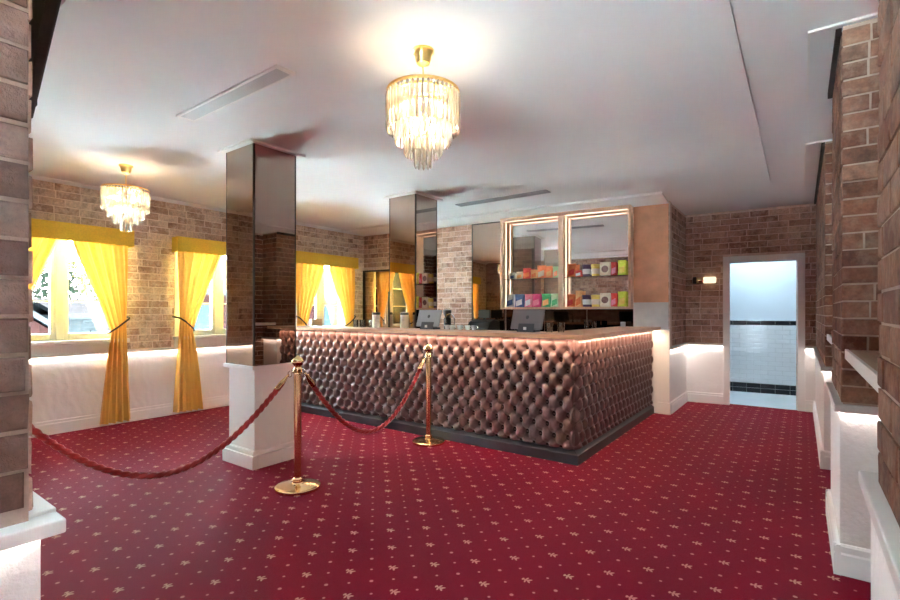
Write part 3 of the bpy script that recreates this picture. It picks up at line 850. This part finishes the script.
for z, g, nm in ((SH, gl, 'lower'), (SU, gu, 'upper')):
    if nm == 'lower':
        bag('orange-red packet beside the centre light strip on lower shelf', -1.285, z, .11, .18, 'orange', 'red', g)
        bag('orange packet with pale pointed top on lower shelf', -1.17, z, .10, .23, 'amber', 'orange', g)
    else:
        bag('tall orange-red packet beside the centre light strip on upper shelf', -1.272, z, .13, .19, 'orange', 'red', g)
        bag('short red and white packet on upper shelf', -1.165, z, .10, .09, 'red', 'white', g, o0=.13)
    tub('dark purple tub with white band on %s shelf' % nm, -1.06, z, .125, .165, 'purple', 'white', g)
    tub('yellow tub with cream band on %s shelf' % nm, -.934, z, .125, .165, 'yellow', 'cream', g)
    tub('cream carton with round brown print on %s shelf' % nm, -.797, z, .14, .19, 'cream', 'brown', g, box=True)
    bag('red packet between carton and lime packet on %s shelf' % nm, -.681, z, .085, .185, 'red', 'rose', g)
    bag('lime yellow packet at the end of %s shelf' % nm, -.572, z, .115, .205, 'lime', 'yellow', g)

# ------------------------------------------------------------------ things on the bar
ZC = 1.152
def tilted(cx, cy, z, tilt, rot):
    Mx = Matrix.Translation((cx, cy, z)) @ Matrix.Rotation(rot, 4, 'Z') @ Matrix.Rotation(tilt, 4, 'X')
    return lambda x, y, zz: tuple(Mx @ Vector((x, y, zz)))
def till(label, cx, cy, w, h, mb_, rot):
    t = thing('tablet_till', label, 'till', (cx, cy, ZC), 'tablet tills on the bar')
    X0 = tilted(cx, cy, ZC, 0, rot); X1 = tilted(cx, cy, ZC + .235 - h, R(-20), rot)
    MB(X0).box(-.10, .10, -.005, .13, 0, .022).build('stand_base', m_black, t, bevel=.006)
    MB(X0).prism([(.02, .02), (.10, .02), (.085, .12), (.06, .14)], -.075, .075, 'x').build('stand_neck', m_black, t, bevel=.006)
    MB(X0).prism([(-.012, .004), (.05, .004), (.03, .085), (.012, .085)], -.085, .085, 'x').build('card_reader', m_darkgrey, t, bevel=.006)
    MB(X0).box(-.02, .012, -.0145, -.012, .022, .05).build('badge', m_porcelain, t)
    MB(X1).box(-w / 2, w / 2, .0, .016, .0, h).build('tablet_body', mb_, t, bevel=.005)
    MB(X1).lathe([(0, -.0008), (.016, -.0008), (.016, .0), (0, .0)], (0, 0, 0), 12)
    v = [X1(.018 * math.cos(a * PI / 8), -.0008, h * .6 + .02 * math.sin(a * PI / 8)) for a in range(16)]
    MB().add(v, [tuple(range(16))]).build('back_emblem', m_darkgrey, t)
    MB(X1).box(-w / 2 + .012, w / 2 - .012, .0162, .017, .012, h - .012).build('screen', m_black, t)
till('light grey tablet till on the bar beside the mirrored column', -3.44, 4.28, .31, .20, m_midgrey, R(4))
till('dark grey tablet till on the bar in front of the snack display', -2.19, 4.28, .34, .205, pm('taupe_plastic', (.20, .18, .19), .3, bmp=(80, .03)), R(2))
def canister(label, x, y):
    t = thing('lidded_canister', label, 'canister', (x, y, ZC), 'cream canisters on the bar')
    MB().lathe([(.046, 0), (.05, .004), (.05, .16), (.048, .165)], (x, y, ZC), 24).build('canister_body', m_paper, t, smooth=2)
    MB().lathe([(.052, .163), (.053, .166), (.053, .188), (.05, .194), (.02, .196)], (x, y, ZC), 24).build('lid', m_black, t, smooth=2)
canister('cream canister with black lid on the bar in front of the mirrored doors', -4.36, 4.40)
canister('cream canister with black lid on the bar in front of the mirrored column', -3.885, 4.40)
def cup(label, x, y, s=1.0, group='white cups on the bar', z=ZC):
    t = thing('white_cup', label, 'cup', (x, y, z), group)
    MB().lathe([(.022 * s, 0), (.026 * s, .004), (.036 * s, .05 * s), (.038 * s, .06 * s), (.034 * s, .06 * s), (.022 * s, .008)], (x, y, z), 18).build('cup_body', m_porcelain, t, smooth=2)
    MB().tube([(x + (.036 + .018 * math.sin(a)) * s, y, z + (.034 + .016 * math.cos(a)) * s) for a in [k * PI / 6 for k in range(7)]], .004 * s, 6).build('handle', m_porcelain, t, smooth=True)
for k, (x, y) in enumerate(((-3.24, 4.40), (-3.16, 4.38), (-3.08, 4.42), (-2.96, 4.40), (-2.885, 4.41))):
    cup('small white cup, %s from the light grey till along the bar' % ['first', 'second', 'third', 'fourth', 'fifth'][k], x, y, .85)
def tumbler(x, y, z=ZC, label='clear glass tumbler standing on the bar', group='glass tumblers on the bar'):
    t = MB().lathe([(.028, 0), (.031, .003), (.036, .095), (.0335, .095), (.029, .010), (.0, .008)], (x, y, z), 18).build('glass_tumbler', m_tumbler, smooth=2, at=(x, y, z))
    tag(t, label, 'glass', group)
for k, (x, y) in enumerate(((-4.49, 4.43), (-4.58, 4.38), (-4.66, 4.44), (-4.74, 4.40))):
    tumbler(x, y, label='clear glass tumbler on the bar, %s out from the canister before the mirrored doors' % ['first', 'second', 'third', 'fourth'][k])
for k, (x, y) in enumerate(((-1.97, 4.35), (-1.88, 4.42))):
    tumbler(x, y, label=['clear glass tumbler on the bar right beside the dark till', 'clear glass tumbler beyond the one beside the dark till'][k])
# tap and grinder
tp = thing('curved_tap', 'chrome swan-neck tap rising behind the white cups', 'tap', (-3.19, 4.47, ZC))
MB().lathe([(.022, 0), (.022, .012), (.010, .02), (.010, .03)], (-3.19, 4.47, ZC), 16).build('tap_base', m_steel, tp, smooth=2)
MB().tube([(-3.19, 4.47, ZC + .02 + .09 * k / 4) for k in range(4)] + [(-3.255 + .065 * math.cos(a), 4.47, ZC + .11 + .065 * math.sin(a)) for a in [k * PI / 10 for k in range(13)]], .007, 8).build('spout', m_steel, tp, smooth=True)
gr = thing('coffee_grinder', 'small black coffee grinder behind the swan-neck tap', 'grinder', XB(-3.25, .3, .92))
MB(XB).box(-3.34, -3.18, .2, .42, .921, 1.02).build('grinder_base', m_black, gr, bevel=.01)
MB(XB).lathe([(.05, 1.02), (.06, 1.06), (.06, 1.24), (.05, 1.26)], (-3.26, .31, 0), 20).build('grinder_body', m_black, gr, smooth=2)
MB(XB).lathe([(.04, 1.26), (.068, 1.34), (.068, 1.38), (.03, 1.39)], (-3.26, .31, 0), 20).build('hopper', m_darkgrey, gr, smooth=2)
cr = thing('receipt_printer', 'black rounded machine on back counter before the bronze mirror', 'printer', XB(-2.62, .3, .92))
MB(XB).prism([(.08, .921), (.50, .921), (.50, 1.10), (.42, 1.20), (.28, 1.235), (.10, 1.21)], -2.80, -2.42, 'x').build('machine_body', m_black, cr, bevel=.015)
MB(XB).box(-2.75, -2.47, .495, .505, .96, 1.06).build('front_tray', m_darkgrey, cr, bevel=.004)
mo = thing('small_monitor', 'small black monitor standing on the rounded black machine', 'monitor', XB(-2.62, .24, 1.23))
MB(XB).box(-2.72, -2.52, .225, .25, 1.25, 1.385).build('monitor_body', m_black, mo, bevel=.006)
MB(XB).box(-2.64, -2.60, .225, .245, 1.225, 1.26).build('monitor_foot', m_black, mo)
MB(XB).box(-2.71, -2.53, .2502, .2512, 1.26, 1.375).build('screen', m_darkgrey, mo)
for k, s in enumerate((-.90, -1.0, -2.05)):
    p = XB(s, .3, .92)
    t = MB().lathe([(.03, 0), (.034, .004), (.04, .30), (.037, .30), (.03, .012), (.0, .01)], p, 18).build('tall_vase_glass', m_tumbler, smooth=2, at=p)
    tag(t, 'tall clear glass on the back counter ' + ['under the yellow tubs', 'under the dark purple tubs', 'under the dark blue packet'][k], 'glass', 'tall glasses on the back counter')
p = XB(-.50, .34, .92)
cn = thing('tea_light_pot', 'little white pot at the copper wall end of the bar', 'pot', (-1.93, 6.62, ZC))
MB().lathe([(.028, 0), (.033, .01), (.034, .06), (.028, .064), (.026, .05), (0, .05)], (-1.93, 6.62, ZC), 18).build('pot_body', m_porcelain, cn, smooth=2)
bxs = thing('menu_holder', 'brown timber menu holder on sill of the window behind the bar', 'menu holder', (XL + .04, 5.28, WZ0))
MB().box(XL - .02, XL + .07, 5.18, 5.42, WZ0, WZ0 + .02).build('holder_base', m_shelf_wood, bxs)
MB().box(XL + .02, XL + .035, 5.19, 5.41, WZ0 + .02, WZ0 + .20).build('holder_board', m_shelf_wood, bxs)

# ------------------------------------------------------------------ curtains, pelmets, tie-backs
def curtain(yc, s, label, ph):
    xm = XL + .105
    zt, ztie, zb = 2.24, 1.17, .035
    t = thing('curtain', label, 'curtain', (xm, yc + s * .55, 0), 'gold satin curtains')
    def fn(a, b):
        z = zt + (zb - zt) * b
        if z > ztie:
            q = (zt - z) / (zt - ztie)
            wi = .035 + .405 * q ** 1.12; wo = .625 - .02 * q ** 2; amp = .031 * (1 - .52 * q)
        else:
            q = (ztie - z) / (ztie - zb); q2 = q ** .85
            wi = .44 - .115 * q2; wo = .605 + .06 * q2; amp = .0155 + .030 * q2
        zz = z
        if abs(z - ztie) < .5: zz = z + (a - .5) * .14 * math.exp(-((z - ztie) / .16) ** 2)
        w = wi + (wo - wi) * a
        fold = math.sin(2 * PI * (4.5 * a + ph) + .5 * math.sin(3 * z + ph * 5)) + .35 * math.sin(2 * PI * 9.7 * a + 2 * z + ph)
        return (xm + amp * fold * (1 if z > ztie else 1.05), yc + s * w, zz)
    o = MB().grid(fn, 84, 70).build('drape', m_curtain, t, smooth=True)
    # tie-back: a dark metal arm hooked round the drape
    tie = []
    for k in range(13):
        q = k / 12
        tie.append((XL + .02 + .145 * math.sin(PI * min(1, q * 1.25)) ** .7 if q < .8 else XL + .02 + .145 * math.sin(PI * min(1, q * 1.25)) ** .7, yc + s * (.645 - .225 * q), 1.285 - .165 * q))
    tie = [(XL + .015, yc + s * .650, 1.29), (XL + .07, yc + s * .645, 1.285), (XL + .15, yc + s * .62, 1.27), (XL + .168, yc + s * .56, 1.225), (XL + .160, yc + s * .49, 1.165), (XL + .13, yc + s * .430, 1.115), (XL + .09, yc + s * .415, 1.10)]
    MB().tube(tie, .011, 8).build('tie_back', m_frame_dark, t, smooth=True)
    return t
wn = ['window furthest from the bar', 'middle window', 'window behind the bar']
for i, c in enumerate(WIN):
    t = thing('pelmet', 'mustard yellow felt pelmet over ' + wn[i], 'pelmet', (XL + .08, c, 2.14), 'mustard pelmets')
    MB().box(XL + .160, XL + .178, c - .665, c + .665, 2.14, 2.335).build('front_board', m_mustard, t, bevel=.004)
    for s in (-1, 1): MB().box(XL + .014, XL + .160, c + s * .655 - .01, c + s * .655 + .01, 2.14, 2.335).build('side_board', m_mustard, t, bevel=.003)
    MB().box(XL + .014, XL + .160, c - .645, c + .645, 2.315, 2.335).build('top_board', m_mustard, t)
    for s in (-1, 1):
        curtain(c, s, 'gold satin curtain on %s, %s edge' % (wn[i], 'front wall' if s < 0 else 'bar'), .13 * i + (.3 if s > 0 else 0))

# ------------------------------------------------------------------ chandeliers
def chandelier(label, x, y):
    t = thing('chandelier', label, 'chandelier', (x, y, CEIL), 'crystal chandeliers')
    c = (x, y, CEIL)
    MB().lathe([(.062, 0), (.062, -.012), (.05, -.022), (.044, -.05), (.036, -.075), (.012, -.088), (.006, -.09)], c, 24).build('canopy', m_gold, t, smooth=2)
    MB().tube([(x, y, CEIL - .085), (x, y, CEIL - .60)], .0045, 8).build('stem', m_gold, t, smooth=True)
    z0 = CEIL - .240
    me = bpy.data.meshes.new('crystal')
    vs, fs = [], []
    for (r, z) in ((.0015, 0), (.0095, -.035), (.0095, -.93), (.0015, -1.0)):
        for k in range(6):
            a = k * PI / 3
            vs.append((r * math.cos(a), r * .75 * math.sin(a), z))
    for j in range(3):
        for k in range(6): fs.append((j * 6 + k, j * 6 + (k + 1) % 6, (j + 1) * 6 + (k + 1) % 6, (j + 1) * 6 + k))
    me.from_pydata(vs, [], fs); me.materials.append(m_crystal)
    for (r, zt, zb, n) in ((.200, 0, -.215, 46), (.178, -.02, -.20, 38), (.152, -.085, -.285, 34), (.100, -.165, -.350, 22), (.044, -.25, -.415, 10)):
        ring = MB()
        prof = [(r - .006, zt + .007), (r + .006, zt + .007), (r + .006, zt - .007), (r - .006, zt - .007)]
        vsr, fsr = [], []
        for (rr, zz) in prof:
            for k in range(40): vsr.append((x + rr * math.cos(k * PI / 20), y + rr * math.sin(k * PI / 20), z0 + zz))
        for j in range(4):
            for k in range(40): fsr.append((j * 40 + k, j * 40 + (k + 1) % 40, ((j + 1) % 4) * 40 + (k + 1) % 40, ((j + 1) % 4) * 40 + k))
        ring.add(vsr, fsr)
        for k in range(4):
            a = k * PI / 2 + .3
            ring.tube([(x, y, z0 + zt), (x + r * math.cos(a), y + r * math.sin(a), z0 + zt)], .003, 6)
        ro = ring.build('tier_ring', m_gold, t)
        for k in range(n):
            a = 2 * PI * (k + .5) / n
            o = bpy.data.objects.new('crystal', me); COL.objects.link(o); o.parent = ro
            o.location = Vector((x + r * math.cos(a), y + r * math.sin(a), z0 + zt - .006)) - Vector(c)
            o.rotation_euler = (0, 0, a); o.scale = (1, 1, (zt - zb))
    for k in range(6):
        a = k * PI / 3 + .2
        for (rr, zz) in ((.115, -.09),) if k % 2 else ((.115, -.09), (.055, -.22)):
            p = (x + rr * math.cos(a), y + rr * math.sin(a), z0 + zz)
            MB().lathe([(.004, .04), (.011, .025), (.015, .005), (.012, -.01), (.003, -.017)], p, 10).build('bulb', m_bulb, t, smooth=True)
    return t
chandelier('tiered crystal chandelier with gold canopy hanging in front of the bar', -1.715, 2.10)
chandelier('tiered crystal chandelier hanging before the curtained window furthest from the bar', -5.47, 1.99)
chandelier('added unseen crystal chandelier for light behind the opening', -2.6, -1.7)  # unseen, added for more light from behind the camera

# wall sconce beside the doorway
sc = thing('wall_sconce', 'brass tube wall light on brick wall beside the doorway', 'wall light', XD(.26, 0, 1.82))
MB(XD).box(.16, .26, 0.01, .025, 1.77, 1.87).build('back_plate', m_frame_dark, sc, bevel=.004)
MB(XD).box(.19, .22, .025, .06, 1.80, 1.84).build('arm', m_frame_dark, sc)
MB(XD).lathe([(.03, .105), (.052, .112), (.056, .15), (.05, .158)], (0, .09, 1.82), 20, 'x').build('end_cap', m_frame_dark, sc, smooth=2)
MB(XD).lathe([(.046, .156), (.048, .165), (.048, .245), (.046, .25)], (0, .09, 1.82), 20, 'x').build('brass_tube', m_brass, sc, smooth=2)
MB(XD).lathe([(.044, .248), (.047, .255), (.047, .40), (.040, .412), (.01, .414)], (0, .09, 1.82), 20, 'x').build('glowing_shade', m_sconce_glow, sc, smooth=2)

# ------------------------------------------------------------------ brass posts and red ropes
POSTS = [(-3.116, 2.297), (-3.11, 3.898), (-3.68, .60)]
plab = ['brass barrier post beside the white plinth, joined to two ropes', 'brass barrier post close to the leather bar front', 'brass barrier post by the front wall']
def post(x, y, label):
    t = thing('barrier_post', label, 'barrier post', (x, y, 0), 'brass barrier posts')
    MB().lathe([(.168, 0), (.170, .008), (.168, .020), (.155, .028), (.09, .036), (.045, .043), (.04, .048)], (x, y, 0), 40).build('base', m_brass, t, smooth=2)
    MB().lathe([(.036, .046), (.038, .05), (.038, .075), (.030, .082), (.027, .085), (.027, .90), (.027, .905)], (x, y, 0), 28).build('pole', m_brass, t, smooth=2)
    MB().lathe([(.027, .87), (.033, .875), (.033, .915), (.029, .92), (.026, .93), (.030, .935)], (x, y, 0), 28).build('collar', m_brass, t, smooth=2)
    MB().lathe([(.022, .93), (.036, .945), (.045, .962), (.046, .975), (.038, .992), (.024, 1.003), (.012, 1.010), (.008, 1.016), (.003, 1.02)], (x, y, 0), 28).build('finial', m_brass, t, smooth=2)
    for (dx, dy) in ((0, 1), (0, -1)):
        MB().tube([(x + dx * .03, y + dy * .03, .885), (x + dx * .05, y + dy * .05, .89), (x + dx * .058, y + dy * .058, .90), (x + dx * .05, y + dy * .05, .91), (x + dx * .03, y + dy * .03, .905)], .005, 6).build('ring', m_steel, t, smooth=True)
    return t
for (x, y), l in zip(POSTS, plab): post(x, y, l)
m_rope = pm('red_rope', (.36, .016, .016), .75, var=(60, .2), bmp=(220, .4), Sheen_Weight=.3)
def rope(p, q, sag, label):
    P, Q = Vector(p), Vector(q)
    d = (Q - P); d.z = 0; d.normalize()
    A, B = P + d * .055, Q - d * .055
    t = thing('barrier_rope', label, 'rope', ((A + B) / 2).to_tuple()[:2] + (.3,), 'red barrier ropes')
    def pt(s):
        v = A.lerp(B, s)
        k = 1 - (2 * s - 1) ** 2
        return Vector((v.x, v.y, v.z - sag * (.88 * k + .12 * k * k)))
    n = 420
    MB().tube([pt(.05 + .90 * i / n) for i in range(n + 1)], .0185, 14, 3, 125).build('rope', m_rope, t, smooth=True)
    for (s0, s1) in ((.008, .062), (.992, .938)):
        pts = [pt(s0 + (s1 - s0) * i / 8) for i in range(9)]
        MB().tube(pts, .01, 12, rr=[.006, .008, .012, .016, .021, .022, .022, .022, .0225]).build('end_ferrule', m_brass, t, smooth=True)
        MB().tube([pts[0] + Vector((0, 0, .022 * math.cos(a) + .0)) + d * .014 * math.sin(a) * (1 if s0 < .5 else -1) - d * (.008 if s0 < .5 else -.008) for a in [k * PI / 6 for k in range(11)]], .004, 6).build('snap_hook', m_steel, t, smooth=True)
h0 = .895
rope((*POSTS[0], h0), (*POSTS[1], h0), .615, 'red twisted rope hanging between the two brass posts before the bar')
rope((*POSTS[0], h0), (*POSTS[2], h0), .615, 'red twisted rope hanging from the plinth side post towards the front wall')

# ------------------------------------------------------------------ outside the windows
m_grass = pm('street_grass', (.05, .07, .03), .95, var=(.8, .3))
m_asphalt = pm('pale_concrete', (.50, .64, .69), .9, var=(1.5, .15))
m_red_brick_dimmed = brick_mat('street_brick_dimmed', [(0, (.0062, .0022, .0020)), (.5, (.0068, .0026, .0024)), (1, (.0075, .0031, .0028))], (.007, .0055, .005), .2, .0)  # street colours cut to near black to offset overexposed daylight
m_roof_dimmed = pm('roof_tiles_dimmed', (.0022, .0022, .0024), .8, var=(4, .15))
m_white_dimmed = pm('white_render_dimmed', (.0085, .009, .0095), .7, var=(2, .04))  # near black standing in for white, so daylight does not blow it out
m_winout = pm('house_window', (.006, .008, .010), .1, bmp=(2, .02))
for m_ in (m_red_brick_dimmed, m_roof_dimmed, m_white_dimmed, m_winout):
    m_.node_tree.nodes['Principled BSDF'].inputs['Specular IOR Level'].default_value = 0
GZ = -2.0
tag(bx('street_ground', m_asphalt, None, -80, 40, -60, 60, GZ - .2, GZ), 'pale concrete street around the building', 'ground', kind='structure')
def house(label, x, y0, y1, depth, eave, ridge, wallm, n, gable=False):
    t = thing('house', label, 'house', (x, (y0 + y1) / 2, GZ), 'houses across the street')
    MB().box(x - depth, x, y0, y1, GZ, eave).build('walls', wallm, t)
    if gable:
        ym = (y0 + y1) / 2
        MB().prism([(y0, eave), (y1, eave), (ym, ridge)], x - depth, x, 'x').build('gable', wallm, t)
        for s in (0, 1):
            a = y0 - .25 if s == 0 else y1 + .25
            MB().prism([(a, eave - .12), (ym, ridge + .08), (ym, ridge + .28), (a, eave + .1)], x - depth - .2, x + .25, 'x').build('roof_slope', m_roof_dimmed, t)
            MB().prism([(a, eave - .14), (ym, ridge + .06), (ym, ridge + .24), (a, eave + .06)], x + .25, x + .31, 'x').build('barge_board', m_white_dimmed, t)
    else:
        MB().prism([(x + .4, eave - .05), (x - depth / 2, ridge), (x - depth - .4, eave - .05), (x - depth - .4, eave + .1), (x - depth / 2, ridge + .15), (x + .4, eave + .1)], y0 - .3, y1 + .3, 'y').build('roof', m_roof_dimmed, t)
        MB().box(x + .4, x + .48, y0 - .3, y1 + .3, eave - .1, eave + .1).build('gutter', m_white_dimmed, t)
    for k in range(n):
        yc = y0 + (k + .5) * (y1 - y0) / n
        w = MB().box(x, x + .06, yc - .6, yc + .6, eave - 1.75, eave - .55).build('window', m_white_dimmed, t)
        MB().box(x + .06, x + .07, yc - .52, yc - .03, eave - 1.68, eave - .62).box(x + .06, x + .07, yc + .03, yc + .52, eave - 1.68, eave - .62).build('pane', m_winout, w)
house('red brick gabled cottage with white barge boards outside the furthest window', -20, 2.6, 5.6, 6, .35, 1.5, m_red_brick_dimmed, 2, True)
house('long red brick house with grey roof outside the middle windows', -21, 9.3, 20.5, 7, 2.2, 4.0, m_red_brick_dimmed, 5)
house('low white rendered garage between the brick houses', -22, 6.0, 8.8, 6, 1.2, 1.75, m_white_dimmed, 1)
sky_blocker = thing('house', 'unseen brick block added to screen the sky behind the opening', 'house', (-1, -19, GZ), 'houses across the street')  # unseen block, added to keep sky light out of the rear window
MB().box(-20, 18, -24, -17, GZ, 6.0).build('walls', m_red_brick_dimmed, sky_blocker)
MB().prism([(-16.6, 5.95), (-20.5, 7.6), (-24.4, 5.95), (-24.4, 6.1), (-20.5, 7.75), (-16.6, 6.1)], -20.3, 18.3, 'x').build('roof', m_roof_dimmed, sky_blocker)
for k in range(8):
    w = MB().box(-18 + k * 4.6, -16.4 + k * 4.6, -17.0, -16.94, .2, 1.8).build('window', m_white_dimmed, sky_blocker)
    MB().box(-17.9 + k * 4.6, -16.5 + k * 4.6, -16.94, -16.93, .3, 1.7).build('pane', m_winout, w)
def tree(label, x, y, z0, h, r, seed):
    rnd = random.Random(seed)
    t = thing('tree', label, 'tree', (x, y, z0), 'trees across the street')
    MB().tube([(x, y, z0), (x + .1, y + .05, z0 + h * .4), (x - .05, y, z0 + h * .8)], .1, 8, rr=[.16, .11, .05]).build('trunk', m_dark_timber, t, smooth=True)
    lv = MB()
    for k in range(900):
        a, b, q = rnd.uniform(0, 2 * PI), rnd.uniform(-1, 1), rnd.random() ** .4 * r
        c = Vector((x + q * math.cos(a) * math.sqrt(1 - b * b), y + q * math.sin(a) * math.sqrt(1 - b * b), z0 + h * .75 + q * b * .9))
        u = Vector((rnd.uniform(-1, 1), rnd.uniform(-1, 1), rnd.uniform(-1, 1))).normalized(); w = u.orthogonal().normalized()
        s = rnd.uniform(.08, .2)
        lv.add([c - u * s, c + w * s * .5, c + u * s, c - w * s * .5], [(0, 1, 2, 3)])
    lo = lv.build('foliage', pm('leaf_%d' % seed, (.0032, .0042, .0028), .8, var=(3, .35), Specular_IOR_Level=0.0), t); lo['kind'] = 'stuff'  # leaf colour darkened against the overbright daylight
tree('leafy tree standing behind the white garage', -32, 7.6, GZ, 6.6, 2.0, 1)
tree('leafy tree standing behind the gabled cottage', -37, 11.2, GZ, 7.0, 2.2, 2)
hl = MB().grid(lambda a, b: (-95 - 30 * b, -40 + 140 * a, GZ + (3.6 + 2.2 * math.sin(a * 9) + 1.2 * math.sin(a * 23 + 1)) * math.sin(b * PI / 2 + .01) * 1.3), 60, 8).build('distant_hills', pm('hill_dimmed', (.0016, .0021, .0027), .95, var=(.1, .25), Specular_IOR_Level=0.0), smooth=True)  # hill colour darkened against the overbright daylight
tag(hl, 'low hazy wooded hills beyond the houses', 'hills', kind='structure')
cr = thing('parked_car', 'white parked car outside the window behind the bar', 'car', (-14, 10.5, GZ))
MB().prism([(8.3, GZ + .3), (12.6, GZ + .3), (12.65, GZ + .75), (11.7, GZ + .95), (10.9, GZ + 1.45), (9.2, GZ + 1.45), (8.4, GZ + .95)], -14.9, -13.2, 'x').build('car_body', m_white_dimmed, cr, bevel=.05)
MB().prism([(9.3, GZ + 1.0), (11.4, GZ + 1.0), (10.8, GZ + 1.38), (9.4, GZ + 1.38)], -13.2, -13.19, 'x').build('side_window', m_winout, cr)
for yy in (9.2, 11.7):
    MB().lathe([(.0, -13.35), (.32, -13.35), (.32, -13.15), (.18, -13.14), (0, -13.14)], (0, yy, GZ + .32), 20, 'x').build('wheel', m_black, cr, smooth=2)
